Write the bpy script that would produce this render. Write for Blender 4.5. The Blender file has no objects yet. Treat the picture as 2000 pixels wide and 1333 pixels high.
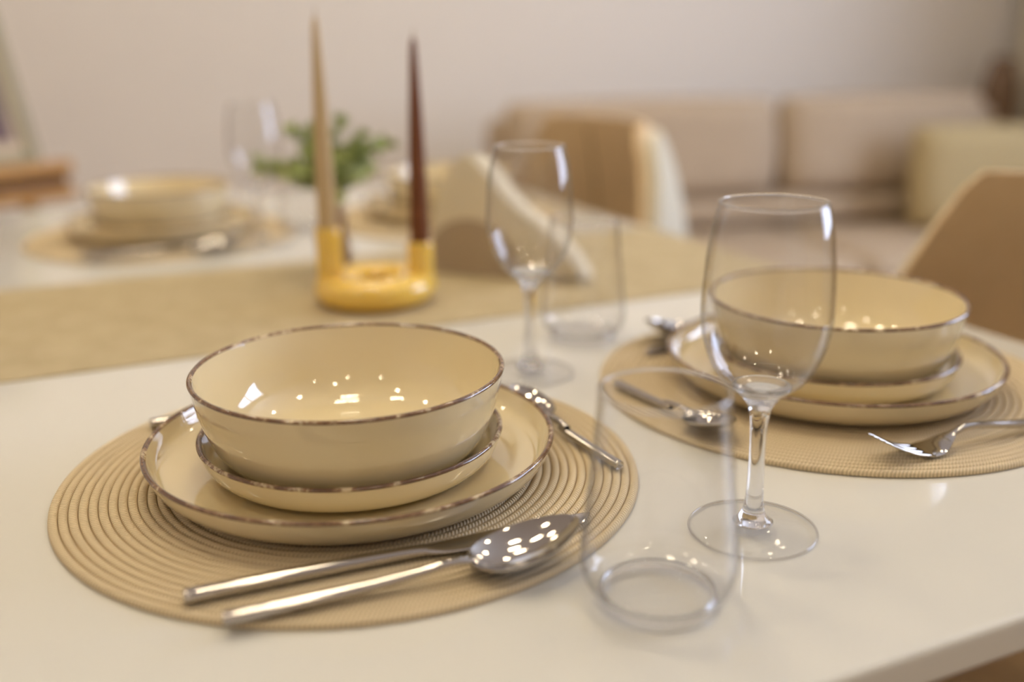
import bpy, bmesh, math, random
from mathutils import Vector, Matrix
random.seed(7)
PI = math.pi
sc = bpy.context.scene
COL = sc.collection

# ------------------------------------------------------------------ camera
# table frame: x across the table (towards the right-hand diners), y along it, z=0 on the table top
F_PX, PITCH, ROLL, YAW, H = 1972.9, 0.2965, -0.0089, 0.4281, 0.2824
RZ = math.radians(12.0)              # the table stands 12 degrees askew in the room
TZ = 0.75                            # table height
yw = YAW - RZ
cp, sp, cy, sy = math.cos(PITCH), math.sin(PITCH), math.cos(yw), math.sin(yw)
FW = Vector((sy * cp, cy * cp, -sp)); rt0 = Vector((cy, -sy, 0)); up0 = rt0.cross(FW)
RT = math.cos(ROLL) * rt0 + math.sin(ROLL) * up0
UP = -math.sin(ROLL) * rt0 + math.cos(ROLL) * up0
CAM = Vector((0, 0, TZ + H))
cd = bpy.data.cameras.new('camera'); cam = bpy.data.objects.new('camera', cd); COL.objects.link(cam)
m = Matrix.Identity(4)
for i in range(3):
    m[i][0], m[i][1], m[i][2], m[i][3] = RT[i], UP[i], -FW[i], CAM[i]
cam.matrix_world = m
cd.sensor_width = 36; cd.lens = F_PX / 2000 * 36; cd.clip_start = .01
cd.dof.use_dof = True; cd.dof.focus_distance = .625; cd.dof.aperture_fstop = 1.85
sc.camera = cam

# ------------------------------------------------------------------ world, exposure
w = bpy.data.worlds.new('daylight'); sc.world = w; w.use_nodes = True
bg = w.node_tree.nodes['Background']; bg.inputs[0].default_value = (.68, .76, 1.0, 1); bg.inputs[1].default_value = 12.0
vs = sc.view_settings; vs.view_transform = 'Standard'; vs.look = 'None'; vs.gamma = 1; vs.use_curve_mapping = False
vs.exposure = -0.03
cy_ = sc.cycles
cy_.max_bounces = 12; cy_.transparent_max_bounces = 32; cy_.transmission_bounces = 12; cy_.glossy_bounces = 6; cy_.diffuse_bounces = 4
cy_.sample_clamp_indirect = 4.0; cy_.blur_glossy = 0.6; cy_.caustics_reflective = False
LAMP = (1.0, .855, .60)
SPOT_POWER, PANEL_POWER = 110.0, 85.0

# room: x -2.1..2.75, y -2.3..3.4, z 0..2.6
X0, X1, Y0, Y1, ZC = -2.1, 2.75, -2.3, 3.4, 2.6
WY0, WY1, WZ0, WZ1 = .30, 1.92, .80, 2.30      # window opening in the right wall
pl = bpy.data.lights.new('window_portal', 'AREA'); pl.shape = 'RECTANGLE'; pl.size = WY1 - WY0; pl.size_y = WZ1 - WZ0
pl.cycles.is_portal = True
po = bpy.data.objects.new('window_portal', pl); COL.objects.link(po)
po.location = (X1 + .13, (WY0 + WY1) / 2, (WZ0 + WZ1) / 2)
po.matrix_world = Matrix(((0, 0, 1, X1 + .13), (1, 0, 0, (WY0 + WY1) / 2), (0, 1, 0, (WZ0 + WZ1) / 2), (0, 0, 0, 1)))

# ------------------------------------------------------------------ helpers
cR, sR = math.cos(RZ), math.sin(RZ)
def TW(x, y, z=0): return Vector((x * cR - y * sR, x * sR + y * cR, TZ + z))
def px(x, y, depth): return CAM + depth * (FW + RT * (x - 1000) / F_PX - UP * (y - 666.5) / F_PX)

def mesh(name, bm, mat, parent=None, smooth=40, link=True):
    bmesh.ops.recalc_face_normals(bm, faces=bm.faces)
    me = bpy.data.meshes.new(name); bm.to_mesh(me); bm.free()
    if smooth:
        for p_ in me.polygons: p_.use_smooth = True
        me.set_sharp_from_angle(angle=math.radians(smooth))
    me.materials.append(mat)
    o = bpy.data.objects.new(name, me); COL.objects.link(o)
    if parent: o.parent = parent
    return o
def tag(o, label, cat, group=None):
    o['label'] = label; o['category'] = cat
    if group: o['group'] = group
    return o
def empty(name, loc, rz=0):
    o = bpy.data.objects.new(name, None); COL.objects.link(o); o.empty_display_size = .02
    o.location = loc; o.rotation_euler = (0, 0, rz); return o
def thing(name, label, cat, loc, rz=0, group=None): return tag(empty(name, loc, rz), label, cat, group)
def struct(o): o['kind'] = 'structure'; return o
def dup(root, loc, rz, label, group=None):
    def cp_(o, par):
        c = o.copy(); COL.objects.link(c); c.parent = par
        for ch in list(o.children): cp_(ch, c)
        return c
    kids = list(root.children)
    r = root.copy(); COL.objects.link(r); r.location = loc; r.rotation_euler = (0, 0, rz)
    r['label'] = label
    if group: r['group'] = group
    for ch in kids: cp_(ch, r)
    return r

def box(bm, x0, x1, y0, y1, z0, z1, bev=0, seg=2, M=None):
    r = bmesh.ops.create_cube(bm, size=1)
    vs_ = r['verts']
    for v in vs_:
        v.co = Vector(((x0 + x1) / 2 + v.co.x * (x1 - x0), (y0 + y1) / 2 + v.co.y * (y1 - y0), (z0 + z1) / 2 + v.co.z * (z1 - z0)))
    if bev:
        es = {e for v in vs_ for e in v.link_edges}
        rr = bmesh.ops.bevel(bm, geom=list(es), offset=bev, segments=seg, profile=.5, affect='EDGES')
        vs_ = list({v for f in rr['faces'] for v in f.verts} | {v for v in vs_ if v.is_valid})
    if M:
        for v in vs_: v.co = M @ v.co
    return vs_
def lathe(bm, prof, n=96, closed=False, cx=0, cy_=0):
    rings = []
    for r, z in prof:
        if r < 1e-6: rings.append([bm.verts.new((cx, cy_, z))])
        else: rings.append([bm.verts.new((cx + r * math.cos(2 * PI * k / n), cy_ + r * math.sin(2 * PI * k / n), z)) for k in range(n)])
    pairs = list(zip(rings, rings[1:])) + ([(rings[-1], rings[0])] if closed else [])
    for a, b in pairs:
        for k in range(n):
            k2 = (k + 1) % n
            if len(a) == 1 and len(b) == 1: continue
            if len(a) == 1: bm.faces.new((a[0], b[k], b[k2]))
            elif len(b) == 1: bm.faces.new((a[k], b[0], a[k2]))
            else: bm.faces.new((a[k], b[k], b[k2], a[k2]))
def spl(pts, n=8):
    """Catmull-Rom through points of any dimension"""
    out = []
    P = [pts[0]] + list(pts) + [pts[-1]]
    for i in range(1, len(P) - 2):
        for k in range(n):
            t = k / n
            out.append(tuple(.5 * (2 * b + (c - a) * t + (2 * a - 5 * b + 4 * c - d) * t * t + (-a + 3 * b - 3 * c + d) * t ** 3)
                             for a, b, c, d in zip(P[i - 1], P[i], P[i + 1], P[i + 2])))
    out.append(tuple(pts[-1])); return out
def loft(bm, secs, n=14, e=2.0):
    """sections (x, y, z, half_width_y, half_thickness_z) along x, superellipse rings, capped"""
    rings = []
    for x, y, z, hw, ht in secs:
        ring = []
        for k in range(n):
            a = 2 * PI * (k + .5) / n
            c, s = math.cos(a), math.sin(a)
            ring.append(bm.verts.new((x, y + hw * math.copysign(abs(c) ** (2 / e), c), z + ht * math.copysign(abs(s) ** (2 / e), s))))
        rings.append(ring)
    for a, b in zip(rings, rings[1:]):
        for k in range(n): bm.faces.new((a[k], a[(k + 1) % n], b[(k + 1) % n], b[k]))
    bm.faces.new(rings[0]); bm.faces.new(rings[-1][::-1])
def tube(bm, pts, rad, n=8):
    pts = [Vector(p_) for p_ in pts]
    rings = []
    for i, p_ in enumerate(pts):
        t = (pts[min(i + 1, len(pts) - 1)] - pts[max(i - 1, 0)]).normalized()
        a = t.orthogonal().normalized() if i == 0 else (rings_a - t * rings_a.dot(t)).normalized()
        rings_a = a; b = t.cross(a)
        r = rad[i] if isinstance(rad, (list, tuple)) else rad
        rings.append([bm.verts.new(p_ + r * (math.cos(2 * PI * k / n) * a + math.sin(2 * PI * k / n) * b)) for k in range(n)])
    for a, b in zip(rings, rings[1:]):
        for k in range(n): bm.faces.new((a[k], a[(k + 1) % n], b[(k + 1) % n], b[k]))
    bm.faces.new(rings[0]); bm.faces.new(rings[-1][::-1])
def pillow(bm, hw, hh, t, n=20, M=None, p_=3.0):
    """soft cushion, in the local xz plane, thickness along y"""
    def f(u): return max(0, 1 - abs(u) ** p_) ** .5
    G = {}
    for side in (1, -1):
        for i in range(n + 1):
            for j in range(n + 1):
                u, v = -1 + 2 * i / n, -1 + 2 * j / n
                u, v = math.sin(u * PI / 2), math.sin(v * PI / 2)
                edge = i in (0, n) or j in (0, n)
                if edge and side == -1: G[side, i, j] = G[1, i, j]; continue
                co = Vector((u * hw * (1 - .05 * v * v), side * t * f(u) * f(v), v * hh * (1 - .05 * u * u)))
                G[side, i, j] = bm.verts.new(M @ co if M else co)
        for i in range(n):
            for j in range(n):
                bm.faces.new((G[side, i, j], G[side, i + 1, j], G[side, i + 1, j + 1], G[side, i, j + 1]))

# ------------------------------------------------------------------ materials
class NT:
    def __init__(s, name):
        s.mat = bpy.data.materials.new(name); s.mat.use_nodes = True; s.t = s.mat.node_tree
        s.b = s.t.nodes['Principled BSDF']; s.out = s.t.nodes['Material Output']
    def n(s, kind, **kw):
        nd = s.t.nodes.new(kind)
        for k, v in kw.items():
            if k.startswith('i_'): nd.inputs[int(k[2:])].default_value = v
            else: setattr(nd, k, v)
        return nd
    def l(s, a, b): s.t.links.new(a, b)
    def math(s, op, a, b=None):
        nd = s.n('ShaderNodeMath', operation=op)
        for i, v in enumerate((a, b)):
            if v is None: continue
            if isinstance(v, (int, float)): nd.inputs[i].default_value = v
            else: s.l(v, nd.inputs[i])
        return nd.outputs[0]
    def coord(s): return s.n('ShaderNodeTexCoord').outputs['Object']
    def noise(s, scale, detail=3, rough=.5, vec=None):
        nd = s.n('ShaderNodeTexNoise'); nd.inputs['Scale'].default_value = scale; nd.inputs['Detail'].default_value = detail
        nd.inputs['Roughness'].default_value = rough; s.l(vec or s.coord(), nd.inputs['Vector']); return nd.outputs['Fac']
    def ramp(s, fac, stops):
        nd = s.n('ShaderNodeValToRGB'); e = nd.color_ramp.elements
        while len(e) < len(stops): e.new(.5)
        for el, (p_, c) in zip(e, stops): el.position = p_; el.color = (*c, 1)
        s.l(fac, nd.inputs[0]); return nd.outputs[0]
    def bump(s, h, strength, dist):
        nd = s.n('ShaderNodeBump'); nd.inputs['Strength'].default_value = strength; nd.inputs['Distance'].default_value = dist
        s.l(h, nd.inputs['Height']); s.l(nd.outputs[0], s.b.inputs['Normal'])
def pr(name, col, rough=.5, metal=0, spec=.5, coat=0, noise=None, bump=None, ior=1.5):
    m = NT(name); m.b.inputs['Base Color'].default_value = (*col, 1); m.b.inputs['Roughness'].default_value = rough
    m.b.inputs['Metallic'].default_value = metal; m.b.inputs['IOR'].default_value = ior; m.b.inputs['Coat Weight'].default_value = coat
    m.b.inputs['Specular IOR Level'].default_value = spec; m.b.inputs['Coat Roughness'].default_value = .03
    if noise:
        sc_, col2 = noise
        f = m.noise(sc_, 4); m.l(m.ramp(f, [(.3, col), (.7, col2)]), m.b.inputs['Base Color'])
    if bump: m.bump(m.noise(bump[0], 3), bump[1], bump[2])
    return m.mat

M = {}
M['wall'] = pr('wall_paint', (.84, .775, .70), .85, bump=(220, .08, .002))
M['ceiling'] = pr('ceiling_paint', (.82, .80, .77), .9)
M['lacquer'] = pr('white_table_lacquer', (.69, .665, .60), .05, spec=.5, coat=.2, noise=(1.2, (.705, .68, .615)))
M['tableleg'] = pr('white_table_leg_paint', (.78, .755, .71), .35)
M['glaze'] = pr('cream_glaze', (.77, .65, .405), .05, coat=1.0, noise=(18, (.79, .67, .43)), ior=1.55)
m = NT('worn_brown_rim_glaze')
f = m.noise(70, 5, .7)
m.l(m.ramp(f, [(.44, (.13, .065, .032)), (.55, (.24, .135, .065)), (.62, (.60, .48, .30))]), m.b.inputs['Base Color'])
m.b.inputs['Roughness'].default_value = .14; m.b.inputs['Coat Weight'].default_value = .5; M['rim'] = m.mat
M['mustard'] = pr('mustard_glaze', (.84, .54, .085), .08, coat=.8, noise=(14, (.86, .57, .10)))
M['wax_beige'] = pr('beige_wax', (.53, .385, .205), .5, spec=.3, noise=(20, (.55, .405, .22)))
M['wax_brown'] = pr('brown_wax', (.15, .048, .014), .5, spec=.25, noise=(20, (.165, .055, .017)))
M['wick'] = pr('wick_cotton', (.5, .42, .3), .9)
M['steel'] = pr('polished_steel', (.52, .49, .46), .08, metal=1)
M['sofa'] = pr('sofa_fabric', (.45, .345, .238), .95, noise=(30, (.49, .38, .265)), bump=(900, .2, .001))
M['sofa_seat'] = M['sofa']
M['pillow'] = pr('mustard_beige_pillow_fabric', (.46, .36, .19), .95, bump=(900, .2, .001))
M['chair_in'] = pr('tan_chair_upholstery', (.66, .48, .275), .8, noise=(40, (.69, .505, .295)), bump=(1200, .15, .0006))
M['seam'] = pr('brown_seam_thread', (.22, .14, .07), .9)
M['chair_out'] = pr('cream_chair_upholstery', (.60, .54, .41), .8, bump=(1200, .15, .0006))
M['black_metal'] = pr('black_metal', (.02, .018, .016), .4, metal=.6)
M['napkin'] = pr('cream_paper', (.80, .72, .56), .9, bump=(300, .15, .0006))
M['holder'] = pr('greige_holder_lacquer', (.42, .33, .235), .45)
M['vase'] = pr('taupe_vase_glaze', (.36, .24, .14), .45, noise=(30, (.39, .265, .16)))
M['vase_lip'] = pr('cream_vase_lip', (.62, .52, .32), .4)
M['brown_vase'] = pr('brown_stoneware', (.16, .09, .045), .5, noise=(20, (.2, .115, .06)))
M['wood'] = pr('honey_oak', (.48, .235, .055), .45)
m = NT('honey_oak_grain'); co = m.coord(); mp = m.n('ShaderNodeMapping'); mp.inputs['Scale'].default_value = (4, 30, 30); m.l(co, mp.inputs[0])
m.l(m.ramp(m.noise(3, 5, .6, mp.outputs[0]), [(.3, (.46, .21, .035)), (.7, (.62, .33, .075))]), m.b.inputs['Base Color']); m.b.inputs['Roughness'].default_value = .42
M['wood'] = m.mat
M['gap_shade'] = pr('gap_shade_brown', (.10, .035, .008), .5)
M['pic_frame'] = pr('pale_wood_picture_frame', (.50, .41, .28), .5)
M['pic_side'] = pr('grey_green_frame_side', (.30, .27, .17), .6)
M['pic_mount'] = pr('picture_mount_card', (.60, .50, .38), .9)
m = NT('picture_print'); f = m.noise(6, 4, .6); m.l(m.ramp(f, [(.35, (.05, .035, .035)), (.5, (.13, .08, .085)), (.65, (.25, .16, .17))]), m.b.inputs['Base Color']); m.b.inputs['Roughness'].default_value = .6; M['print'] = m.mat
M['leaf'] = pr('leaf_green', (.25, .32, .08), .5, noise=(40, (.40, .45, .16)))
M['leaf_pale'] = pr('young_leaf_green', (.46, .51, .22), .5)
M['stem'] = pr('plant_stem', (.12, .14, .04), .6)
M['curtain'] = pr('cream_curtain', (.62, .55, .42), .95)
M['window_frame'] = pr('window_frame_white', (.8, .8, .8), .4)
M['trim'] = pr('trim_white', (.78, .75, .70), .5)
m = NT('light_oak_floor'); co = m.coord(); mp = m.n('ShaderNodeMapping'); mp.inputs['Scale'].default_value = (1.2, 12, 1); m.l(co, mp.inputs[0])
m.l(m.ramp(m.noise(3, 5, .6, mp.outputs[0]), [(.3, (.40, .29, .19)), (.7, (.50, .38, .26))]), m.b.inputs['Base Color']); m.b.inputs['Roughness'].default_value = .45
M['floor'] = m.mat
m = NT('lamp_diffuser'); m.b.inputs['Base Color'].default_value = (0, 0, 0, 1); m.b.inputs['Emission Color'].default_value = (*LAMP, 1); m.b.inputs['Emission Strength'].default_value = SPOT_POWER; M['lamp_spot'] = m.mat
m = NT('lamp_panel_diffuser'); m.b.inputs['Base Color'].default_value = (0, 0, 0, 1); m.b.inputs['Emission Color'].default_value = (*LAMP, 1); m.b.inputs['Emission Strength'].default_value = PANEL_POWER; M['lamp_panel'] = m.mat
M['shade_rug'] = pr('dark_shade_rug_pile', (.020, .013, .008), .95, bump=(700, .4, .002))
M['lamp_ring'] = pr('lamp_trim', (.8, .8, .8), .4)

# thin clear glass: straight transmission plus a Schlick mirror term
def thin_glass(name, tint, k=1.0, edge=None):
    m = NT(name); m.t.nodes.remove(m.b)
    g = m.n('ShaderNodeNewGeometry')
    d = m.n('ShaderNodeVectorMath', operation='DOT_PRODUCT'); m.l(g.outputs['Normal'], d.inputs[0]); m.l(g.outputs['Incoming'], d.inputs[1])
    c = m.math('SUBTRACT', 1.0, m.math('ABSOLUTE', d.outputs['Value']))
    F = m.math('MULTIPLY', m.math('ADD', m.math('MULTIPLY', m.math('POWER', c, 5.0), .96), .04), k)
    tr = m.n('ShaderNodeBsdfTransparent'); tr.inputs[0].default_value = (*tint, 1)
    if edge: m.l(m.ramp(m.math('POWER', c, 5.0), [(0, tint), (1, edge)]), tr.inputs[0])
    gl = m.n('ShaderNodeBsdfGlossy'); gl.inputs['Roughness'].default_value = .015
    mx = m.n('ShaderNodeMixShader'); m.l(F, mx.inputs[0]); m.l(tr.outputs[0], mx.inputs[1]); m.l(gl.outputs[0], mx.inputs[2])
    m.l(mx.outputs[0], m.out.inputs['Surface']); return m.mat
M['thin'] = thin_glass('thin_clear_glass', (.99, .99, .99), 1.0, (.78, .77, .79))
M['foot_glass'] = thin_glass('thin_foot_glass', (.997, .997, .997), .5, (.80, .79, .80))
M['pane'] = thin_glass('window_pane_glass', (.97, .98, .98))
m = NT('solid_clear_glass'); m.b.inputs['Base Color'].default_value = (1, 1, 1, 1); m.b.inputs['Roughness'].default_value = 0
m.b.inputs['Transmission Weight'].default_value = 1; m.b.inputs['IOR'].default_value = 1.47; M['glass'] = m.mat

# coiled braided paper-straw placemat: stitch relief follows each coil
PITCH_R = .00575
m = NT('braided_straw')
sx = m.n('ShaderNodeSeparateXYZ'); m.l(m.coord(), sx.inputs[0])
X, Y = sx.outputs[0], sx.outputs[1]
rr = m.math('SQRT', m.math('ADD', m.math('MULTIPLY', X, X), m.math('MULTIPLY', Y, Y)))
th = m.math('ARCTAN2', Y, X)
q = m.math('DIVIDE', rr, PITCH_R); fl = m.math('FLOOR', q); fr = m.math('SUBTRACT', q, fl)
cnt = m.math('ROUND', m.math('MULTIPLY', m.math('ADD', fl, .5), 2 * PI * PITCH_R / .0025))
ph = m.math('ADD', m.math('MULTIPLY', th, cnt), m.math('MULTIPLY', m.math('ABSOLUTE', m.math('SUBTRACT', fr, .5)), 9.0))
hh = m.math('SINE', ph)
hb = m.math('ADD', m.math('MULTIPLY', hh, .5), .5)
m.l(m.ramp(hb, [(0, (.53, .415, .25)), (1, (.76, .615, .395))]), m.b.inputs['Base Color'])
m.b.inputs['Roughness'].default_value = .75; m.bump(hb, .7, .0006); M['straw'] = m.mat
# runner: woven, faintly mottled
m = NT('woven_runner'); co = m.coord()
wv = m.n('ShaderNodeTexWave'); wv.inputs['Scale'].default_value = 260; wv.inputs['Distortion'].default_value = 1.5; m.l(co, wv.inputs['Vector'])
wv2 = m.n('ShaderNodeTexWave', bands_direction='Y'); wv2.inputs['Scale'].default_value = 260; wv2.inputs['Distortion'].default_value = 1.5; m.l(co, wv2.inputs['Vector'])
m.l(m.ramp(m.noise(26, 6, .65), [(.30, (.42, .33, .185)), (.70, (.53, .43, .26))]), m.b.inputs['Base Color'])
m.b.inputs['Roughness'].default_value = .8; m.bump(m.math('MULTIPLY', wv.outputs['Fac'], wv2.outputs['Fac']), .5, .0006); M['runner'] = m.mat

# ------------------------------------------------------------------ room shell
def slab(name, *b, mat='wall'):
    bm = bmesh.new(); box(bm, *b); return struct(mesh(name, bm, M[mat], smooth=0))
slab('floor', X0 - .1, X1 + .1, Y0 - .1, Y1 + .1, -.1, 0, mat='floor')
slab('ceiling', X0 - .1, X1 + .1, Y0 - .1, Y1 + .1, ZC, ZC + .1, mat='ceiling')
slab('wall_back', X0 - .1, X1 + .1, Y1, Y1 + .1, 0, ZC)
slab('wall_front', X0 - .1, X1 + .1, Y0 - .1, Y0, 0, ZC)
slab('wall_left', X0 - .1, X0, Y0, Y1, 0, ZC)
bm = bmesh.new()
box(bm, X1, X1 + .1, Y0, WY0, 0, ZC); box(bm, X1, X1 + .1, WY1, Y1, 0, ZC)
box(bm, X1, X1 + .1, WY0, WY1, 0, WZ0); box(bm, X1, X1 + .1, WY0, WY1, WZ1, ZC)
struct(mesh('wall_right', bm, M['wall'], smooth=0))
slab('baseboard_back', X0, X1, Y1 - .014, Y1, 0, .08, mat='trim')
slab('baseboard_left', X0, X0 + .014, Y0, Y1 - .014, 0, .08, mat='trim')
bm = bmesh.new()
for a in ((WY0, WY0 + .06), (WY1 - .06, WY1), ((WY0 + WY1) / 2 - .03, (WY0 + WY1) / 2 + .03)): box(bm, X1 + .02, X1 + .08, a[0], a[1], WZ0, WZ1)
for a in ((WZ0, WZ0 + .06), (WZ1 - .06, WZ1)): box(bm, X1 + .02, X1 + .08, WY0, WY1, a[0], a[1])
win = struct(mesh('window_1', bm, M['window_frame'], smooth=0))
for k in range(2):
    a = (WY0 + WY1) / 2 * k + WY0 * (1 - k); b_ = a + (WY1 - WY0) / 2
    bm = bmesh.new(); box(bm, X1 + .045, X1 + .055, a + .03, b_ - .03, WZ0 + .06, WZ1 - .06); mesh('pane', bm, M['pane'], win, smooth=0)
bm = bmesh.new(); box(bm, X1 - .03, X1 + .02, WY0 - .04, WY1 + .04, WZ0 - .03, WZ0, .004); mesh('window_sill', bm, M['window_frame'], win)

# ------------------------------------------------------------------ ceiling lamps
bm = bmesh.new(); lathe(bm, [(.0, -.006), (.052, -.006), (.052, -.003), (0, -.003)], 32)
sp0 = thing('ceiling_spotlight', 'round recessed ceiling spotlight', 'ceiling light', (0, 0, ZC), 0, 'recessed ceiling spotlights')
mesh('diffuser', bm, M['lamp_spot'], sp0)
bm = bmesh.new(); lathe(bm, [(.053, -.0005), (.053, -.008), (.066, -.008), (.07, -.0005)], 32, closed=True); mesh('trim_ring', bm, M['lamp_ring'], sp0)
spots = [(-1.2, -1.1), (1.2, -1.2), (-.9, .45), (1.0, .4), (-.9, 1.6), (1.1, 1.5), (-.95, 2.55), (.45, 2.55), (1.6, 2.35), (0, -1.5), (.35, -.55)]
for i, (x, y) in enumerate(spots):
    if i == 0: sp0.location = (x, y, ZC)
    else: dup(sp0, (x, y, ZC), 0, 'round recessed ceiling spotlight')
pn0 = thing('ceiling_panel_light', 'rectangular recessed ceiling panel light', 'ceiling light', (0, 0, ZC), 0, 'rectangular ceiling panel lights')
bm = bmesh.new(); box(bm, -.11, .11, -.035, .035, -.006, -.003); mesh('diffuser', bm, M['lamp_panel'], pn0, smooth=0)
bm = bmesh.new()
for a in ((-.125, -.11, -.05, .05), (.11, .125, -.05, .05), (-.11, .11, -.05, -.035), (-.11, .11, .035, .05)): box(bm, *a, -.009, -.0005)
mesh('frame', bm, M['lamp_ring'], pn0, smooth=0)
panels = [(.05, .75), (.1, 1.35), (0, 1.95), (-.5, 1.2)]
for i, (x, y) in enumerate(panels):
    if i == 0: pn0.location = (x, y, ZC)
    else: dup(pn0, (x, y, ZC), 0, 'rectangular recessed ceiling panel light')

# ------------------------------------------------------------------ dining table
TX0, TX1, TY0, TY1, TT = -.083, .813, .2966, 1.905, .022
tb = thing('dining_table', 'glossy white rectangular dining table set for a meal', 'table', TW((TX0 + TX1) / 2, (TY0 + TY1) / 2, -TZ), RZ)
hx, hy = (TX1 - TX0) / 2, (TY1 - TY0) / 2
bm = bmesh.new(); box(bm, -hx, hx, -hy, hy, TZ - TT, TZ, .0035, 3); mesh('table_top', bm, M['lacquer'], tb, smooth=0)
bm = bmesh.new()
for s in (-1, 1):
    box(bm, -hx + .1, hx - .1, s * (hy - .09) - .01, s * (hy - .09) + .01, TZ - TT - .07, TZ - TT)
    box(bm, s * (hx - .09) - .01, s * (hx - .09) + .01, -hy + .1, hy - .1, TZ - TT - .07, TZ - TT)
mesh('apron', bm, M['tableleg'], tb, smooth=0)
for a in (-1, 1):
    for b_ in (-1, 1):
        bm = bmesh.new(); X_, Y_ = a * (hx - .09), b_ * (hy - .09)
        box(bm, X_ - .03, X_ + .03, Y_ - .03, Y_ + .03, .0108, TZ - TT, .004); mesh('leg', bm, M['tableleg'], tb)

bm = bmesh.new(); box(bm, -.95, .95, -1.0, 1.0, 0, .010, .004); rg = mesh('shade_rug', bm, M['shade_rug'], smooth=0)  # dark layer added so the floor under the table looks shaded
c_ = TW((TX0 + TX1) / 2, .85, -TZ); rg.location = c_ + Vector((0, 0, .0005)); rg.rotation_euler.z = RZ
tag(rg, 'added dark layer under the dining table, standing in for shade at the bottom right', 'shade_rug')

# runner, laid across the table and hanging over both long edges
RY0, RY1 = .9202, 1.281
prof = [(TX0 - .006, -.22), (TX0 - .0055, -.1), (TX0 - .005, -.02), (TX0 - .0038, -.004), (TX0 - .001, .0008), (TX0 + .004, .0015)]
prof += [(TX0 + .02 + (TX1 - TX0 - .04) * k / 24, .0015) for k in range(25)]
prof += [(TX0 + TX1 - x, z) for x, z in reversed(prof[:6])]
bm = bmesh.new(); cxr, cyr = (TX0 + TX1) / 2, (RY0 + RY1) / 2
NW = 12; g = []
for i, (x, z) in enumerate(prof):
    a = prof[max(i - 1, 0)]; b_ = prof[min(i + 1, len(prof) - 1)]
    t = Vector((b_[0] - a[0], b_[1] - a[1])).normalized(); nrm = Vector((-t.y, t.x))
    row = []
    for j in range(NW + 1):
        yy = RY0 + (RY1 - RY0) * j / NW
        for s in (0, -.0013): row.append(bm.verts.new((x - cxr + nrm.x * s, yy - cyr, z + nrm.y * s)))
    g.append(row)
for a, b_ in zip(g, g[1:]):
    for j in range(NW):
        bm.faces.new((a[2 * j], b_[2 * j], b_[2 * j + 2], a[2 * j + 2])); bm.faces.new((a[2 * j + 1], a[2 * j + 3], b_[2 * j + 3], b_[2 * j + 1]))
    bm.faces.new((a[0], a[1], b_[1], b_[0])); bm.faces.new((a[-2], b_[-2], b_[-1], a[-1]))
for r_ in (g[0], g[-1]):
    for j in range(NW): bm.faces.new((r_[2 * j], r_[2 * j + 2], r_[2 * j + 3], r_[2 * j + 1]))
rn = mesh('table_runner', bm, M['runner'])
rn.location = TW(cxr, cyr); rn.rotation_euler.z = RZ
tag(rn, 'beige woven table runner lying across the white table under the candle holder', 'table runner')

# ------------------------------------------------------------------ place settings
A, B, C, D = (.1626, .6131), (.5704, .6149), (.145, 1.545), (.575, 1.50)
WHO = {'A': 'the front left place setting', 'B': 'the right place setting',
       'C': 'the far left setting', 'D': 'the setting behind the candles'}
MT = .0042
def make_mat():
    bm = bmesh.new(); prof = []
    n = 33; R = n * PITCH_R
    for k in range(n):
        r0 = k * PITCH_R
        for u, z in ((.0, .0009), (.045, .0027), (.15, .0038), (.5, .0042), (.85, .0038), (.955, .0027)):
            prof.append((r0 + u * PITCH_R, z))
    prof.append((R, .0012)); prof.append((R, .0006)); prof.append((R - .001, .0001)); prof.append((0, .0001))
    lathe(bm, prof, 200)
    return bm
mat0 = mesh('placemat', make_mat(), M['straw'], smooth=75)
def plate_prof(R, h, base, th, rim=False):
    """coupe plate: flat floor, quarter-round wall"""
    out = spl([(base, 0), (base + .004, .0005), (R - (R - base) * .42, h * .16), (R - (R - base) * .13, h * .52), (R, h)], 6)
    inn = spl([(R - .0030, h - .0002), (R - .0036 - (R - base) * .13, h * .54), (R - .005 - (R - base) * .44, th + h * .14), (base + .0, th), (base * .7, th)], 6)
    return [(0, 0)] + out, inn + [(0, th)]
def make_dish(name, out, inn, mat0=M['glaze']):
    root = empty(name, (0, 0, 0))
    bm = bmesh.new(); Ro, ho = out[-1]; Ri, hi = inn[0]
    lip = [(Ro - .0002, ho + .0006), ((Ro + Ri) / 2, ho + .0012), (Ri + .0002, hi + .0006)]
    lathe(bm, out + lip + inn, 128); mesh('body', bm, mat0, root, smooth=60)
    # worn brown glaze line that caps the lip
    bm = bmesh.new()
    cap = [(Ro - .0004, ho - .0008), (Ro + .0003, ho - .0004), (Ro + .0003, ho + .0004), ((Ro + Ri) / 2 + .0008, ho + .0015),
           ((Ro + Ri) / 2 - .0006, ho + .0015), (Ri - .0003, hi + .0003), (Ri + .0004, hi - .0004)]
    lathe(bm, cap, 160, closed=True); r = mesh('rim', bm, M['rim'], root, smooth=80); r['label'] = 'worn brown edge line'
    return root
ZP = MT; PT = .0055
big = make_dish('dinner_plate', *plate_prof(.1335, .0245, .094, PT))
ZS = ZP + PT + .0003
small = make_dish('salad_plate', *plate_prof(.0995, .0225, .072, .005))
ZB = ZS + .005 + .0003
HB = .0745 - ZB
bout = spl([(.060, 0), (.068, .0010), (.0800, .0060), (.0890, .0165), (.0945, .0300), (.0982, .0440), (.1012, HB)], 8)
binn = spl([(.0984, HB - .0002), (.0952, .0440), (.0914, .0300), (.0855, .0185), (.0755, .0095), (.062, .0058), (.04, .005)], 8)
bowl = make_dish('bowl', [(0, 0)] + bout, binn + [(0, .005)])
first = True
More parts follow.
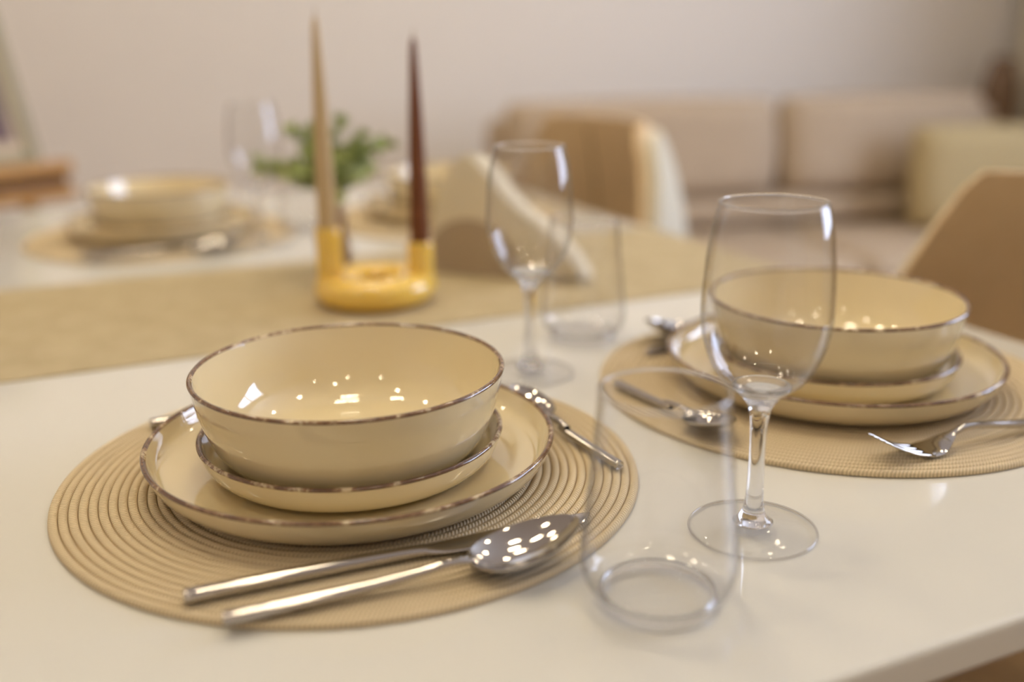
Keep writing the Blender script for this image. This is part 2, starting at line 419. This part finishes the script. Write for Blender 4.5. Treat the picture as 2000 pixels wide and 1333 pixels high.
for key, P in (('A', A), ('B', B), ('C', C), ('D', D)):
    for src, z, nm, cat, grp in ((mat0, 0, 'round braided straw placemat at %s', 'placemat', 'round braided placemats'),
                                 (big, ZP, 'large cream dinner plate with brown edge at %s', 'plate', 'cream dinner plates'),
                                 (small, ZS, 'small cream plate under the bowl at %s', 'plate', 'small cream plates'),
                                 (bowl, ZB, 'cream bowl with worn brown rim on top of %s', 'bowl', 'cream bowls')):
        loc = TW(P[0], P[1], z + .0002); rz = RZ + {'A': 0, 'B': 2.1, 'C': 4.0, 'D': 1.0}[key]
        if first: src.location = loc; src.rotation_euler.z = rz; tag(src, nm % WHO[key], cat, grp)
        else: dup(src, loc, rz, nm % WHO[key], grp)
    first = False

# ------------------------------------------------------------------ cutlery (local x from handle end 0 to the tip, z=0 on the mat)
def make_knife(L=.232):
    r = empty('table_knife', (0, 0, 0))
    bm = bmesh.new()
    loft(bm, spl([(0, 0, .0042, .0030, .0026), (.0015, 0, .0042, .0043, .0036), (.02, 0, .0042, .0043, .0036), (.07, 0, .0042, .0040, .0034),
                  (.115, 0, .0040, .0040, .0030), (.128, 0, .0038, .0048, .0024)], 5), 16, 2.6); mesh('handle', bm, M['steel'], r)
    bm = bmesh.new()
    loft(bm, spl([(.127, 0, .0038, .0046, .0022), (.14, -.0006, .0034, .0072, .0012), (.17, -.001, .0034, .0092, .0010), (.20, -.0008, .0034, .0090, .0009),
                  (.218, .001, .0034, .0070, .0008), (.228, .0040, .0034, .0036, .0006), (L, .0058, .0034, .0006, .0004)], 5), 14, 2.0); mesh('blade', bm, M['steel'], r)
    return r
def make_spoon(L=.191, bw=.0212, bl=.064, k=1.0, dp=.0085, tip=.0135):
    r = empty('spoon', (0, 0, 0))
    xb = L - bl
    bm = bmesh.new()
    loft(bm, spl([(0, 0, .0040, .0030, .0024), (.0015, 0, .0040, .0042 * k, .0034 * k), (.02, 0, .0041, .0042 * k, .0034 * k), (.07, 0, .0055, .0036 * k, .0030 * k),
                  (xb - .028, 0, .0078, .0030 * k, .0024 * k), (xb - .012, 0, .0098, .0026 * k, .0020), (xb + .001, 0, .0095, .0036, .0014), (xb + .006, 0, .0082, .0052, .0010)], 5), 14, 2.4)
    mesh('handle', bm, M['steel'], r)
    bm = bmesh.new(); NR, NA = 10, 40
    def P(rho, a, dz):
        c, s = math.cos(a), math.sin(a)
        u = (c * rho + 1) / 2                                  # 0 at the neck, 1 at the tip
        x = xb + bl * u
        wid = bw * (1.0 - .16 * (u - .42)) * (1 if c < 0 else (1 - .10 * (c * rho) ** 2))
        rimz = .0088 + tip * u ** 1.5
        return Vector((x, wid * s * rho, rimz - dp * (1 - rho ** 2.2) ** .9 * (1 if rho < 1 else 0) + dz))
    top, bot = [], []
    for i in range(NR + 1):
        rho = math.sin(PI / 2 * i / NR)
        if i == 0: top.append([bm.verts.new(P(0, 0, 0))]); bot.append([bm.verts.new(P(0, 0, -.0012))]); continue
        top.append([bm.verts.new(P(rho, 2 * PI * k_ / NA, 0)) for k_ in range(NA)])
        bot.append([bm.verts.new(P(rho * 1.004, 2 * PI * k_ / NA, -.0012) if rho < .999 else P(1.0, 2 * PI * k_ / NA, -.0010)) for k_ in range(NA)])
    for S in (top, bot):
        for i in range(NR):
            for k_ in range(NA):
                k2 = (k_ + 1) % NA
                if i == 0: bm.faces.new((S[0][0], S[1][k_], S[1][k2]))
                else: bm.faces.new((S[i][k_], S[i + 1][k_], S[i + 1][k2], S[i][k2]))
    for k_ in range(NA):
        k2 = (k_ + 1) % NA; bm.faces.new((top[-1][k_], bot[-1][k_], bot[-1][k2], top[-1][k2]))
    mesh('spoon_bowl', bm, M['steel'], r, smooth=50)
    return r
def make_fork(L=.2, k=1.0):
    r = empty('fork', (0, 0, 0))
    xh = L - .070                                             # where the head begins
    bm = bmesh.new()
    loft(bm, spl([(0, 0, .0040, .0030, .0024), (.0015, 0, .0040, .0042, .0034), (.02, 0, .0041, .0042, .0034), (.07, 0, .0075, .0037, .0030),
                  (xh - .022, 0, .0128, .0030, .0024), (xh - .006, 0, .0130, .0026, .0021), (xh + .005, 0, .0098, .0034, .0015), (xh + .010, 0, .0076, .0062, .0011)], 5), 14, 2.4)
    mesh('handle', bm, M['steel'], r)
    def zc(x):                                                # side profile of the head
        t = (x - xh) / .070
        pts = [(0, .0122), (.10, .0085), (.25, .0026), (.40, .0016), (.60, .0050), (.80, .0108), (1.0, .0182)]
        for (a, za), (b_, zb) in zip(pts, pts[1:]):
            if t <= b_: 
                s = (t - a) / (b_ - a); return za + (zb - za) * s
        return pts[-1][1]
    def zs(x): return (zc(x - .002) + zc(x) * 2 + zc(x + .002)) / 4
    def hwid(x):
        t = (x - xh) / .070
        return .0040 + (.0120 - .0040) * min(1, max(0, (t - .06) / .22)) ** .75 if t < .5 else .0120 - (t - .5) * .003
    bm = bmesh.new()
    loft(bm, [(xh + .004 + .029 * i / 14, 0, zs(xh + .004 + .029 * i / 14), hwid(xh + .004 + .029 * i / 14), .0010) for i in range(15)], 16, 3.0)
    hd = mesh('fork_head', bm, M['steel'], r)
    for j in range(4):
        bm = bmesh.new(); secs = []
        for i in range(13):
            x = xh + .031 + (.070 - .031) * i / 12; hw_ = hwid(x); w_ = .0021 * (1 if i < 9 else 1 - .6 * ((i - 8) / 4) ** 2)
            secs.append((x, (-1 + 2 * (j + .5) / 4) * hw_ * 1.0, zs(x), w_, .0010 * (1 if i < 10 else .8)))
        loft(bm, secs, 10, 3.0); mesh('tine', bm, M['steel'], hd)
    return r
ZM = MT + .0004
def along(o, p0, p1, z=ZM):
    """lay a piece with its handle end at p0, pointing to p1 (table frame)"""
    o.location = TW(p0[0], p0[1], z); o.rotation_euler = (0, 0, RZ + math.atan2(p1[1] - p0[1], p1[0] - p0[0])); return o
CG = 'steel cutlery pieces'
kn = along(make_knife(), (.036, .4835), (.268, .472)); tag(kn, 'steel table knife between the front left plate and the big spoon', 'knife', 'table knives')
so = along(make_spoon(), (.0505, .4545), (.2465, .4425)); tag(so, 'large steel spoon lying face up on the front edge of the nearest placemat', 'spoon', 'large spoons')
fo = along(make_fork(), (.678, .458), (.478, .466)); tag(fo, 'steel fork on the front edge of the right placemat', 'fork', 'forks')
ds = along(make_spoon(.140, .0160, .048, .85, .0068, .009), (.3185, .529), (.3065, .67)); ds.name = 'dessert_spoon'
tag(ds, 'small steel dessert spoon between the front left plate and the tumbler', 'spoon', 'dessert spoons')
def cpy(o, p0, p1, label): return along(dup(o, (0, 0, 0), 0, label), p0, p1)
cpy(fo, (.046, .744), (.246, .752), 'steel fork behind the front left plate, only its handle end showing')
cpy(ds, (.400, .672), (.411, .53), 'small steel dessert spoon left of the right plate seen through the tumbler')
cpy(kn, (.696, .748), (.464, .737), 'steel table knife behind the right plate with only its tip showing')
cpy(so, (.676, .772), (.478, .764), 'large steel spoon behind the right plate with only its dark tip showing')
cpy(kn, (C[0] - .12, C[1] - .140), (C[0] + .11, C[1] - .146), 'blurred steel table knife in front of the far left plates')
cpy(so, (C[0] - .11, C[1] - .158), (C[0] + .09, C[1] - .172), 'blurred large steel spoon in front of the far left plates')

# ------------------------------------------------------------------ glasses
def make_wine():
    r = empty('wine_glass', (0, 0, 0))
    th = .0011
    out = spl([(.0128, .0853), (.0235, .0943), (.0308, .1067), (.0350, .1205), (.0362, .1363), (.0350, .1595), (.0326, .1792), (.0290, .1940)], 8)
    inn = [(max(r_ - th, .0), z) for r_, z in out]
    inn = [(r_, z + (.0022 if z < .095 else .0)) for r_, z in inn]
    bm = bmesh.new(); lathe(bm, out + [(.02905, .1944), (.0284, .1944)] + inn[::-1] + [(.0085, .0868), (.0060, .0865), (.006, .0852)], 96, closed=True)
    mesh('glass_bowl', bm, M['thin'], r, smooth=60)
    bm = bmesh.new()
    lathe(bm, [(.02905 - .0006 + .00075 * math.cos(a), .1942 + .00075 * math.sin(a)) for a in [2 * PI * k / 10 for k in range(10)]], 96, closed=True); mesh('glass_rim', bm, M['glass'], r, smooth=80)
    # solid stem with the thick drop under the bowl
    bm = bmesh.new()
    st = spl([(.0, .0888), (.006, .0891), (.0110, .0900), (.0150, .0911), (.0165, .0906), (.0160, .0888), (.0128, .0858), (.0110, .0836), (.0085, .0803), (.0062, .0755), (.0050, .066), (.0046, .05), (.0047, .035), (.0050, .0245), (.0058, .0165), (.0074, .0105), (.0100, .0072), (.0118, .0060), (.009, .0052), (0, .0052)], 5)
    lathe(bm, [(max(a, 0), z) for a, z in st], 40); mesh('stem', bm, M['glass'], r, smooth=70)
    bm = bmesh.new()
    lathe(bm, [(0, .0006), (.034, .0004), (.0366, .0002), (.0376, .0008), (.0376, .0014), (.0366, .0021), (.028, .0027), (.020, .0036), (.0150, .0048), (.0118, .0052), (.0, .0052)], 96); mesh('foot', bm, M['foot_glass'], r, smooth=40)
    bm = bmesh.new(); lathe(bm, [(.0371 + .0006 * math.cos(a), .0012 + .0006 * math.sin(a)) for a in [2 * PI * k / 8 for k in range(8)]], 96, closed=True); mesh('foot_rim', bm, M['glass'], r, smooth=80)
    return r
def make_tumbler():
    r = empty('tumbler', (0, 0, 0)); th = .0013
    out = spl([(.0300, .0060), (.0365, .0105), (.0402, .0200), (.0400, .0345), (.0370, .0640), (.0342, .0919), (.0326, .1150)], 8)
    inn = [(r_ - th, z + (.0012 if z < .012 else 0)) for r_, z in out]
    bm = bmesh.new(); lathe(bm, out + inn[::-1], 96, closed=True); mesh('glass_wall', bm, M['thin'], r, smooth=60)
    bm = bmesh.new(); lathe(bm, [(.0320 + .0008 * math.cos(a), .1151 + .0008 * math.sin(a)) for a in [2 * PI * k / 10 for k in range(10)]], 96, closed=True); mesh('glass_rim', bm, M['glass'], r, smooth=80)
    bm = bmesh.new()
    lathe(bm, spl([(0, .0004), (.020, .0004), (.0245, .0003), (.0285, .0030), (.0304, .0062), (.0290, .0078), (.024, .0072), (.015, .0062), (0, .0058)], 5), 96); mesh('glass_base', bm, M['foot_glass'], r, smooth=60)
    bm = bmesh.new(); lathe(bm, [(.0292 + .0016 * math.cos(a), .0046 + .0026 * math.sin(a)) for a in [2 * PI * k / 12 for k in range(12)]], 96, closed=True); mesh('base_ring', bm, M['glass'], r, smooth=80)
    return r
wg = make_wine(); tg = make_tumbler()
wg.location = TW(.3516, .4311, .0002); tag(wg, 'empty clear wine glass nearest the camera, in front of the right plates', 'wine glass', 'wine glasses')
dup(wg, TW(.358, .7473, .0002), RZ, 'empty clear wine glass in the middle, between the bowls and the napkins', 'wine glasses')
tg.location = TW(.2597, .3903, .0002); tag(tg, 'empty clear tumbler in the foreground beside the near wine glass', 'tumbler', 'tumblers')
dup(tg, TW(.4504, .8219, .0002), RZ, 'empty clear tumbler behind the middle wine glass', 'tumblers')
dup(wg, TW(.262, 1.415, .0002), RZ, 'blurred wine glass beyond the runner, left of the candles', 'wine glasses')
dup(tg, TW(.345, 1.50, .0002), RZ, 'blurred tumbler beyond the runner beside the far wine glass', 'tumblers')

# ------------------------------------------------------------------ candle holder and candles
HC = (.310, 1.040); RUN = .0018
h = thing('candle_holder', 'glossy mustard ring candle holder with two sockets on the runner', 'candle holder', TW(*HC, RUN), RZ)
bm = bmesh.new(); pts = []
for k in range(24):
    a = 2 * PI * k / 24; c, s = math.cos(a), math.sin(a)
    pts.append((.0445 + .0205 * math.copysign(abs(c) ** .8, c), .0165 + .0163 * math.copysign(abs(s) ** .8, s)))
lathe(bm, pts, 96, closed=True); mesh('ring', bm, M['mustard'], h, smooth=80)
for (dx, dy, zt, r_) in ((-.0465, .0055, .085, .0142), (.048, -.0175, .0655, .0142)):
    bm = bmesh.new(); lathe(bm, spl([(r_ + .003, .014), (r_ + .0005, .030), (r_, .036), (r_, zt - .002)], 4) + [(r_ - .001, zt), (r_ - .0025, zt), (r_ - .003, zt - .001), (r_ - .003, zt - .018), (0, zt - .018)], 48, cx=dx, cy_=dy)
    mesh('socket', bm, M['mustard'], h)
def candle(mat, dx, dy, zb, Lc, label):
    t = thing('taper_candle', label, 'candle', TW(HC[0] + dx, HC[1] + dy, RUN + zb - .0175), RZ)
    bm = bmesh.new()
    lathe(bm, [(0, 0), (.0102, 0), (.0106, .004), (.0106, .03), (.0098, Lc * .3), (.0086, Lc * .5), (.0068, Lc * .7), (.0047, Lc * .88), (.0037, Lc * .96), (.0028, Lc * .985), (.0012, Lc), (0, Lc)], 40)
    mesh('wax_body', bm, M[mat], t)
    bm = bmesh.new(); tube(bm, [(0, 0, Lc - .002), (.0004, 0, Lc + .004), (.0012, 0, Lc + .008)], .0007, 6); mesh('wick', bm, M['wick'], t)
candle('wax_beige', -.0465, .0055, .085, .230, 'tall beige taper candle in the left socket of the mustard holder')
candle('wax_brown', .048, -.0175, .0655, .229, 'tall dark brown taper candle in the right socket of the mustard holder')

# ------------------------------------------------------------------ bud vase with greenery
VP = (.309, 1.190)
t = thing('bud_vase', 'slim taupe bud vase behind the mustard candle holder', 'vase', TW(*VP, RUN), RZ)
bm = bmesh.new(); lathe(bm, [(0, 0), (.0195, 0), (.0205, .002), (.0195, .012), (.0165, .040), (.0125, .072), (.0098, .096), (.0076, .096), (.0076, .03), (0, .03)], 40); mesh('body', bm, M['vase'], t)
bm = bmesh.new(); lathe(bm, [(.0076, .0955), (.0100, .0955), (.0122, .101), (.0128, .108), (.0118, .109), (.0095, .104), (.0076, .100)], 40, closed=True); mesh('lip', bm, M['vase_lip'], t)
g_ = thing('greenery_bunch', 'loose bunch of small-leaved green sprigs standing in the bud vase', 'plant', TW(*VP, RUN + .032), RZ)
for s in range(22):
    bm = bmesh.new(); az = 2 * PI * s / 22 * 1.0 + random.uniform(-.2, .2); out = random.uniform(.03, .095); top = random.uniform(.065, .14) - out * .62
    if s in (5, 11): top += .03; out *= .6
    pts = [(0, 0, -.0 + .001), (.002 * math.cos(az), .002 * math.sin(az), .06)]
    for k in range(1, 7):
        u = k / 6; pts.append((out * u ** 1.2 * math.cos(az), out * u ** 1.2 * math.sin(az), .066 + top * (u - .25 * u * u)))
    pts = spl(pts, 4); tube(bm, pts, .0008, 5)
    sp_ = mesh('sprig_stem', bm, M['stem'], g_, smooth=0)
    bm = bmesh.new(); n = len(pts)
    for i in range(10, n, 1):
        for q_ in range(3):
            p_ = Vector(pts[i]); dr = Vector(pts[i]) - Vector(pts[i - 1]); dr.normalize()
            sd = dr.orthogonal().normalized(); sd = Matrix.Rotation(random.uniform(0, 2 * PI), 3, dr) @ sd
            d_ = (dr * .6 + sd).normalized(); L_ = random.uniform(.011, .019); wd = d_.cross(dr).normalized() * L_ * .26; nn = d_.cross(wd).normalized() * L_ * .1
            v = [bm.verts.new(p_), bm.verts.new(p_ + d_ * L_ * .5 + wd), bm.verts.new(p_ + d_ * L_), bm.verts.new(p_ + d_ * L_ * .5 - wd), bm.verts.new(p_ + d_ * L_ * .5 + nn)]
            for a, b_ in ((0, 1), (1, 2), (2, 3), (3, 0)): bm.faces.new((v[a], v[b_], v[4]))
    mesh('leaves', bm, M['leaf_pale' if s % 3 == 0 else 'leaf'], sp_, smooth=0)

# ------------------------------------------------------------------ napkin holder with napkins
a0, a1 = Vector((.427, 1.166)), Vector((.560, 1.016)); NC = (a0 + a1) / 2; nang = math.atan2(*(a1 - a0).yx)
t = thing('napkin_holder', 'greige napkin holder with arched sides on the runner', 'napkin holder', TW(NC.x, NC.y, RUN), RZ + nang)
bm = bmesh.new(); box(bm, -.105, .045, -.022, .022, 0, .005, .0015); mesh('base', bm, M['holder'], t)
for s in (-1, 1):
    bm = bmesh.new(); rr_ = []
    arc = [(-.102, .004)] + [(-.042 + .060 * math.cos(PI - PI * k / 24), .012 + .056 * math.sin(PI * k / 24)) for k in range(25)] + [(.018, .004)]
    for yy in (s * .018 - .002, s * .018 + .002): rr_.append([bm.verts.new((x, yy, z)) for x, z in arc])
    n = len(arc)
    bm.faces.new(rr_[0]); bm.faces.new(rr_[1][::-1])
    for k in range(n): bm.faces.new((rr_[0][k], rr_[1][k], rr_[1][(k + 1) % n], rr_[0][(k + 1) % n]))
    mesh('arched_side', bm, M['holder'], t, smooth=40)
for i in range(7):
    y_ = -.0135 + .0045 * i
    np_ = empty('paper_napkin', TW(NC.x, NC.y, RUN + .0056), RZ + nang)
    lab = 'frontmost cream folded paper napkin in the holder' if i == 0 else 'cream folded paper napkin standing in the holder behind the front one'
    bm = bmesh.new(); k_ = 1 - .012 * abs(i - 2)
    # triangular fold, concave right flank trailing out, rounded peak
    L_ = spl([(-.100, .0), (-.099, .030), (-.090, .075), (-.070, .120), (-.054, .1355), (-.040, .1375), (-.025, .128), (-.004, .103), (.020, .080), (.050, .060), (.082, .034), (.106, .0)], 4)
    rows = [[], []]
    for q_, dy in ((0, 0), (1, .0034)):
        for x, z in L_:
            fan = (z / .14) * (i - 3) * .0030 + .010 * max(0, x - .03) / .07 * (1 - z / .14) * (i - 3) * .2
            rows[q_].append(bm.verts.new((x * k_, y_ + dy + fan, z * k_)))
    n = len(L_)
    # fill with strips down to the base line
    base = [[bm.verts.new((x * k_, y_ + dy, 0)) if 0 < j < n - 1 else rows[q_][j] for j, (x, z) in enumerate(L_)] for q_, dy in ((0, 0), (1, .0034))]
    for q_ in (0, 1):
        for j in range(n - 1):
            f_ = [rows[q_][j], rows[q_][j + 1], base[q_][j + 1], base[q_][j]]; u_ = []
            for v in f_:
                if v not in u_: u_.append(v)
            if len(u_) > 2: bm.faces.new(u_)
    for j in range(n - 1):
        bm.faces.new((rows[0][j], rows[1][j], rows[1][j + 1], rows[0][j + 1]))
        if base[0][j] is not rows[0][j] and base[0][j + 1] is not rows[0][j + 1]: bm.faces.new((base[0][j], base[0][j + 1], base[1][j + 1], base[1][j]))
    mesh('folded_sheet', bm, M['napkin'], np_, smooth=35)
    tag(np_, lab, 'napkin', 'paper napkins in the holder')

# ------------------------------------------------------------------ dining chairs (local: +x is the rear)
def make_chair():
    r = empty('dining_chair', (0, 0, 0)); NF, NZ = 44, 16
    def R(z): 
        t = (z - .44) / .42; return .225 + .055 * math.sin(PI * min(1, t * .9 + .1)) ** .8 - .012 * t
    def top(f):
        a = abs(f); 
        if a < 49: return .872
        if a > 80: return .62
        u = (a - 49) / 31; u = u * u * (3 - 2 * u); return .872 - .252 * u
    def shell(name, o0, o1, mat, drop):
        bm = bmesh.new(); S = []
        for off in (o0, o1):
            g = []
            for i in range(NF + 1):
                f = -100 + 200 * i / NF; zt = top(f) - drop
                g.append([bm.verts.new(((R(z) + off) * math.cos(math.radians(f)) + .05 * (z - .44) , (R(z) + off) * math.sin(math.radians(f)), z)) for z in [.40 + (zt - .40) * j / NZ for j in range(NZ + 1)]])
            S.append(g)
        for q_ in (0, 1):
            for i in range(NF):
                for j in range(NZ): bm.faces.new((S[q_][i][j], S[q_][i + 1][j], S[q_][i + 1][j + 1], S[q_][i][j + 1]))
        for i in range(NF):
            for j in (0, NZ): bm.faces.new((S[0][i][j], S[0][i + 1][j], S[1][i + 1][j], S[1][i][j]))
        for j in range(NZ):
            for i in (0, NF): bm.faces.new((S[0][i][j], S[0][i][j + 1], S[1][i][j + 1], S[1][i][j]))
        return mesh(name, bm, mat, r, smooth=50)
    shell('back_shell', .0002, .022, M['chair_out'], .014)['label'] = 'cream outer shell'
    inner = shell('back_upholstery', -.012, .0, M['chair_in'], .0)
    for f in (-28, 28):                                       # stitched seams on the inner back
        bm = bmesh.new()
        tube(bm, [((R(z) - .0122) * math.cos(math.radians(f)) + .05 * (z - .44), (R(z) - .0122) * math.sin(math.radians(f)), z) for z in [.46 + .39 * j / 14 for j in range(15)]], .0022, 6)
        mesh('seam', bm, M['seam'], inner)
    bm = bmesh.new(); lathe(bm, spl([(0, .36), (.17, .36), (.205, .375), (.215, .41), (.208, .445), (.18, .465), (0, .47)], 5), 56)
    for v in bm.verts:
        if v.co.x < 0: v.co.x *= 1.05
    mesh('seat', bm, M['chair_in'], r, smooth=50)
    for a in (-1, 1):
        for b_ in (-1, 1):
            bm = bmesh.new(); tube(bm, [(a * .13, b_ * .13, .37), (a * .20, b_ * .20, .0)], [.014, .009], 10); mesh('leg', bm, M['black_metal'], r)
    return r
ch = make_chair(); ch.location = TW(.765, .625, -TZ + .0135); ch.rotation_euler.z = RZ; tag(ch, 'tan upholstered dining chair at the right edge of the picture', 'chair', 'dining chairs')
dup(ch, TW(.715, 1.57, -TZ + .0135), RZ, 'cream-shelled dining chair at the far right side of the table before the sofa', 'dining chairs')

# ------------------------------------------------------------------ sofa group
SX0, SX1, SYF, SYB = .60, 2.34, 2.30, 3.12
s_ = thing('sofa', 'beige two-seat fabric sofa against the back wall', 'sofa', ((SX0 + SX1) / 2, (SYF + SYB) / 2, 0))
ox, oy = (SX0 + SX1) / 2, (SYF + SYB) / 2
def spart(name, x0, x1, y0, y1, z0, z1, bev, mat='sofa', M_=None):
    bm = bmesh.new(); box(bm, x0 - ox, x1 - ox, y0 - oy, y1 - oy, z0, z1, bev, 4, M_); return mesh(name, bm, M[mat], s_, smooth=60)
spart('frame', SX0 + .02, SX1 - .02, SYF + .05, SYB, .10, .29, .03)
spart('back_frame', SX0 + .01, SX1 - .01, SYB - .14, SYB, .29, .785, .04)
for a, b_ in ((SX0, SX0 + .15), (SX1 - .15, SX1)): spart('armrest', a, b_, SYF + .02, SYB - .15, .10, .60, .05)
XM = 1.475
for a, b_ in ((SX0 + .155, XM - .003), (XM + .003, SX1 - .155)):
    spart('seat_cushion', a, b_, SYF, SYB - .16, .295, .458, .045)
for a, b_ in ((SX0 + .02, XM - .004), (XM + .004, SX1 - .155)):
    bm = bmesh.new(); Mx = Matrix.Translation(((a + b_) / 2 - ox, SYB - .235 - oy, .695)) @ Matrix.Rotation(-.12, 4, 'X')
    pillow(bm, (b_ - a) / 2 + .004, .150, .085, 22, Mx, 7.0); mesh('back_cushion', bm, M['sofa'], s_, smooth=60)
bm = bmesh.new(); loft(bm, [(SX0 + .16 - ox + (XM * 0) + k * (SX1 - SX0 - .32) / 10, SYB - .25 - oy, .508, .085, .045) for k in range(11)], 20, 2.6); mesh('lumbar_bolster', bm, M['sofa'], s_, smooth=60)
for x in (SX0 + .1, SX1 - .1):
    for y in (SYF + .12, SYB - .08):
        bm = bmesh.new(); lathe(bm, [(0, 0), (.016, 0), (.022, .1), (0, .1)], 16, cx=x - ox, cy_=y - oy); mesh('leg', bm, M['black_metal'], s_)
pw = thing('throw_pillow', 'large yellowish beige throw pillow at the right end of the sofa', 'pillow', (2.00, 2.62, .462), math.radians(-14))
bm = bmesh.new(); pillow(bm, .205, .155, .075, 20, Matrix.Translation((0, 0, .150)) @ Matrix.Rotation(-.16, 4, 'X'), 6.0); mesh('cover', bm, M['pillow'], pw, smooth=60)
# stand with a stoneware vase in the corner
t = thing('plant_stand', 'small wooden stand in the corner behind the sofa end', 'stand', (2.50, 3.22, 0))
bm = bmesh.new(); lathe(bm, [(0, .60), (.085, .60), (.09, .606), (.09, .618), (.085, .624), (0, .624)], 40); mesh('top', bm, M['wood'], t)
for k in range(3):
    a = 2 * PI * k / 3 + .4; bm = bmesh.new(); tube(bm, [(.06 * math.cos(a), .06 * math.sin(a), .602), (.08 * math.cos(a), .08 * math.sin(a), 0)], [.013, .009], 10); mesh('leg', bm, M['wood'], t)
bm = bmesh.new(); lathe(bm, spl([(0, 0), (.038, 0), (.056, .05), (.064, .14), (.060, .22), (.046, .275), (.040, .298), (.043, .31)], 5) + [(.038, .308), (.034, .29), (.03, .2), (0, .2)], 40)
v = mesh('stoneware_vase', bm, M['brown_vase'], smooth=50); v.location = (2.50, 3.22, .6245); tag(v, 'small dark brown vase in the corner at the right edge above the pillow', 'vase')
# curtain beside the window
bm = bmesh.new(); rows = []
for k in range(121):
    y = 2.05 + 1.27 * k / 120; x = 2.655 + .035 * math.sin(k * .52) + .010 * math.sin(k * .21)
    rows.append([bm.verts.new((x + d, y, z)) for d in (0, .004) for z in (.02, 2.45)])
for a, b_ in zip(rows, rows[1:]):
    bm.faces.new((a[0], b_[0], b_[1], a[1])); bm.faces.new((a[2], a[3], b_[3], b_[2])); bm.faces.new((a[1], b_[1], b_[3], a[3])); bm.faces.new((a[0], a[2], b_[2], b_[0]))
for a in (rows[0], rows[-1]): bm.faces.new((a[0], a[1], a[3], a[2]))
ct = thing('curtain', 'cream curtain hanging at the right edge beside the window', 'curtain', (0, 0, 0))
mesh('curtain_panel', bm, M['curtain'], ct, smooth=60)
bm = bmesh.new(); tube(bm, [(2.66, -1.2, 2.47), (2.66, 3.35, 2.47)], .012, 12); mesh('curtain_rod', bm, M['black_metal'], ct)

# ------------------------------------------------------------------ easel with framed picture
E0 = px(74, 322, 2.27)                                     # bottom right corner of the picture, resting on the ledge
dirL = Vector((math.sin(math.radians(52)), math.cos(math.radians(52)), 0)); ea = math.atan2(dirL.y, dirL.x)
TILT = math.radians(20); PWID, PHGT = .46, .62
zl = E0.z
base = Vector((E0.x, E0.y, 0)) - dirL * PWID / 2
t = thing('easel', 'honey-coloured wooden easel beyond the far left end of the table', 'easel', base, ea)
# local: x along the ledge, -y towards the viewer, tilt back along +y
def tl(z, y=0): return (z - zl) * math.tan(TILT) + y
bm = bmesh.new()
box(bm, -PWID / 2 - .04, PWID / 2 + .05, -.045, .045, zl - .020, zl - .001, .003); ld = mesh('ledge', bm, M['wood'], t)
bm = bmesh.new(); box(bm, -PWID / 2 - .04, PWID / 2 + .05, -.060, -.045, zl - .020, zl + .010, .003); mesh('ledge_lip', bm, M['wood'], ld)
bm = bmesh.new(); box(bm, -PWID / 2 - .035, PWID / 2 + .045, -.040, .030, zl - .046, zl - .0205); mesh('gap_shade_block', bm, M['gap_shade'], ld, smooth=0)  # added block, its dark colour stands in for shade in the open gap
bm = bmesh.new(); box(bm, -PWID / 2 - .04, PWID / 2 + .05, -.058, .040, zl - .074, zl - .0465, .003); mesh('lower_rail', bm, M['wood'], ld)
for s in (-1, 1):
    bm = bmesh.new(); tube(bm, [(s * .24, tl(0, .035), 0.0), (s * .19, tl(zl, .03), zl), (s * .05, tl(1.55, .03), 1.55)], .016, 8); mesh('front_leg', bm, M['wood'], t)
bm = bmesh.new(); tube(bm, [(0, .60, 0), (0, tl(1.5, .055), 1.5)], .015, 8); mesh('rear_leg', bm, M['wood'], t)
bm = bmesh.new(); box(bm, -.09, .09, tl(1.48, .015), tl(1.48, .055), 1.46, 1.50, .004); mesh('crossbar', bm, M['wood'], t)
pt = thing('framed_picture', 'framed dark picture leaning on the wooden easel at the left edge', 'picture', (base.x, base.y, zl), ea)
Mt = Matrix.Rotation(-TILT, 4, 'X')
bm = bmesh.new(); fwid = .022; dpt = .022
for a in ((-PWID / 2, PWID / 2, 0, fwid), (-PWID / 2, PWID / 2, PHGT - fwid, PHGT), (-PWID / 2, -PWID / 2 + fwid, fwid, PHGT - fwid), (PWID / 2 - fwid, PWID / 2, fwid, PHGT - fwid)):
    box(bm, a[0], a[1], -dpt, 0, a[2], a[3], 0, M=Mt)
mesh('frame', bm, M['pic_side'], pt, smooth=0)
bm = bmesh.new(); box(bm, -PWID / 2 + fwid, PWID / 2 - fwid, -.012, -.006, fwid, PHGT - fwid, M=Mt); mt_ = mesh('mount', bm, M['pic_mount'], pt, smooth=0)
bm = bmesh.new(); box(bm, -PWID / 2 + fwid + .018, PWID / 2 - fwid - .018, -.0135, -.0115, fwid + .03, PHGT - fwid - .018, M=Mt); mesh('print', bm, M['print'], pt, smooth=0)
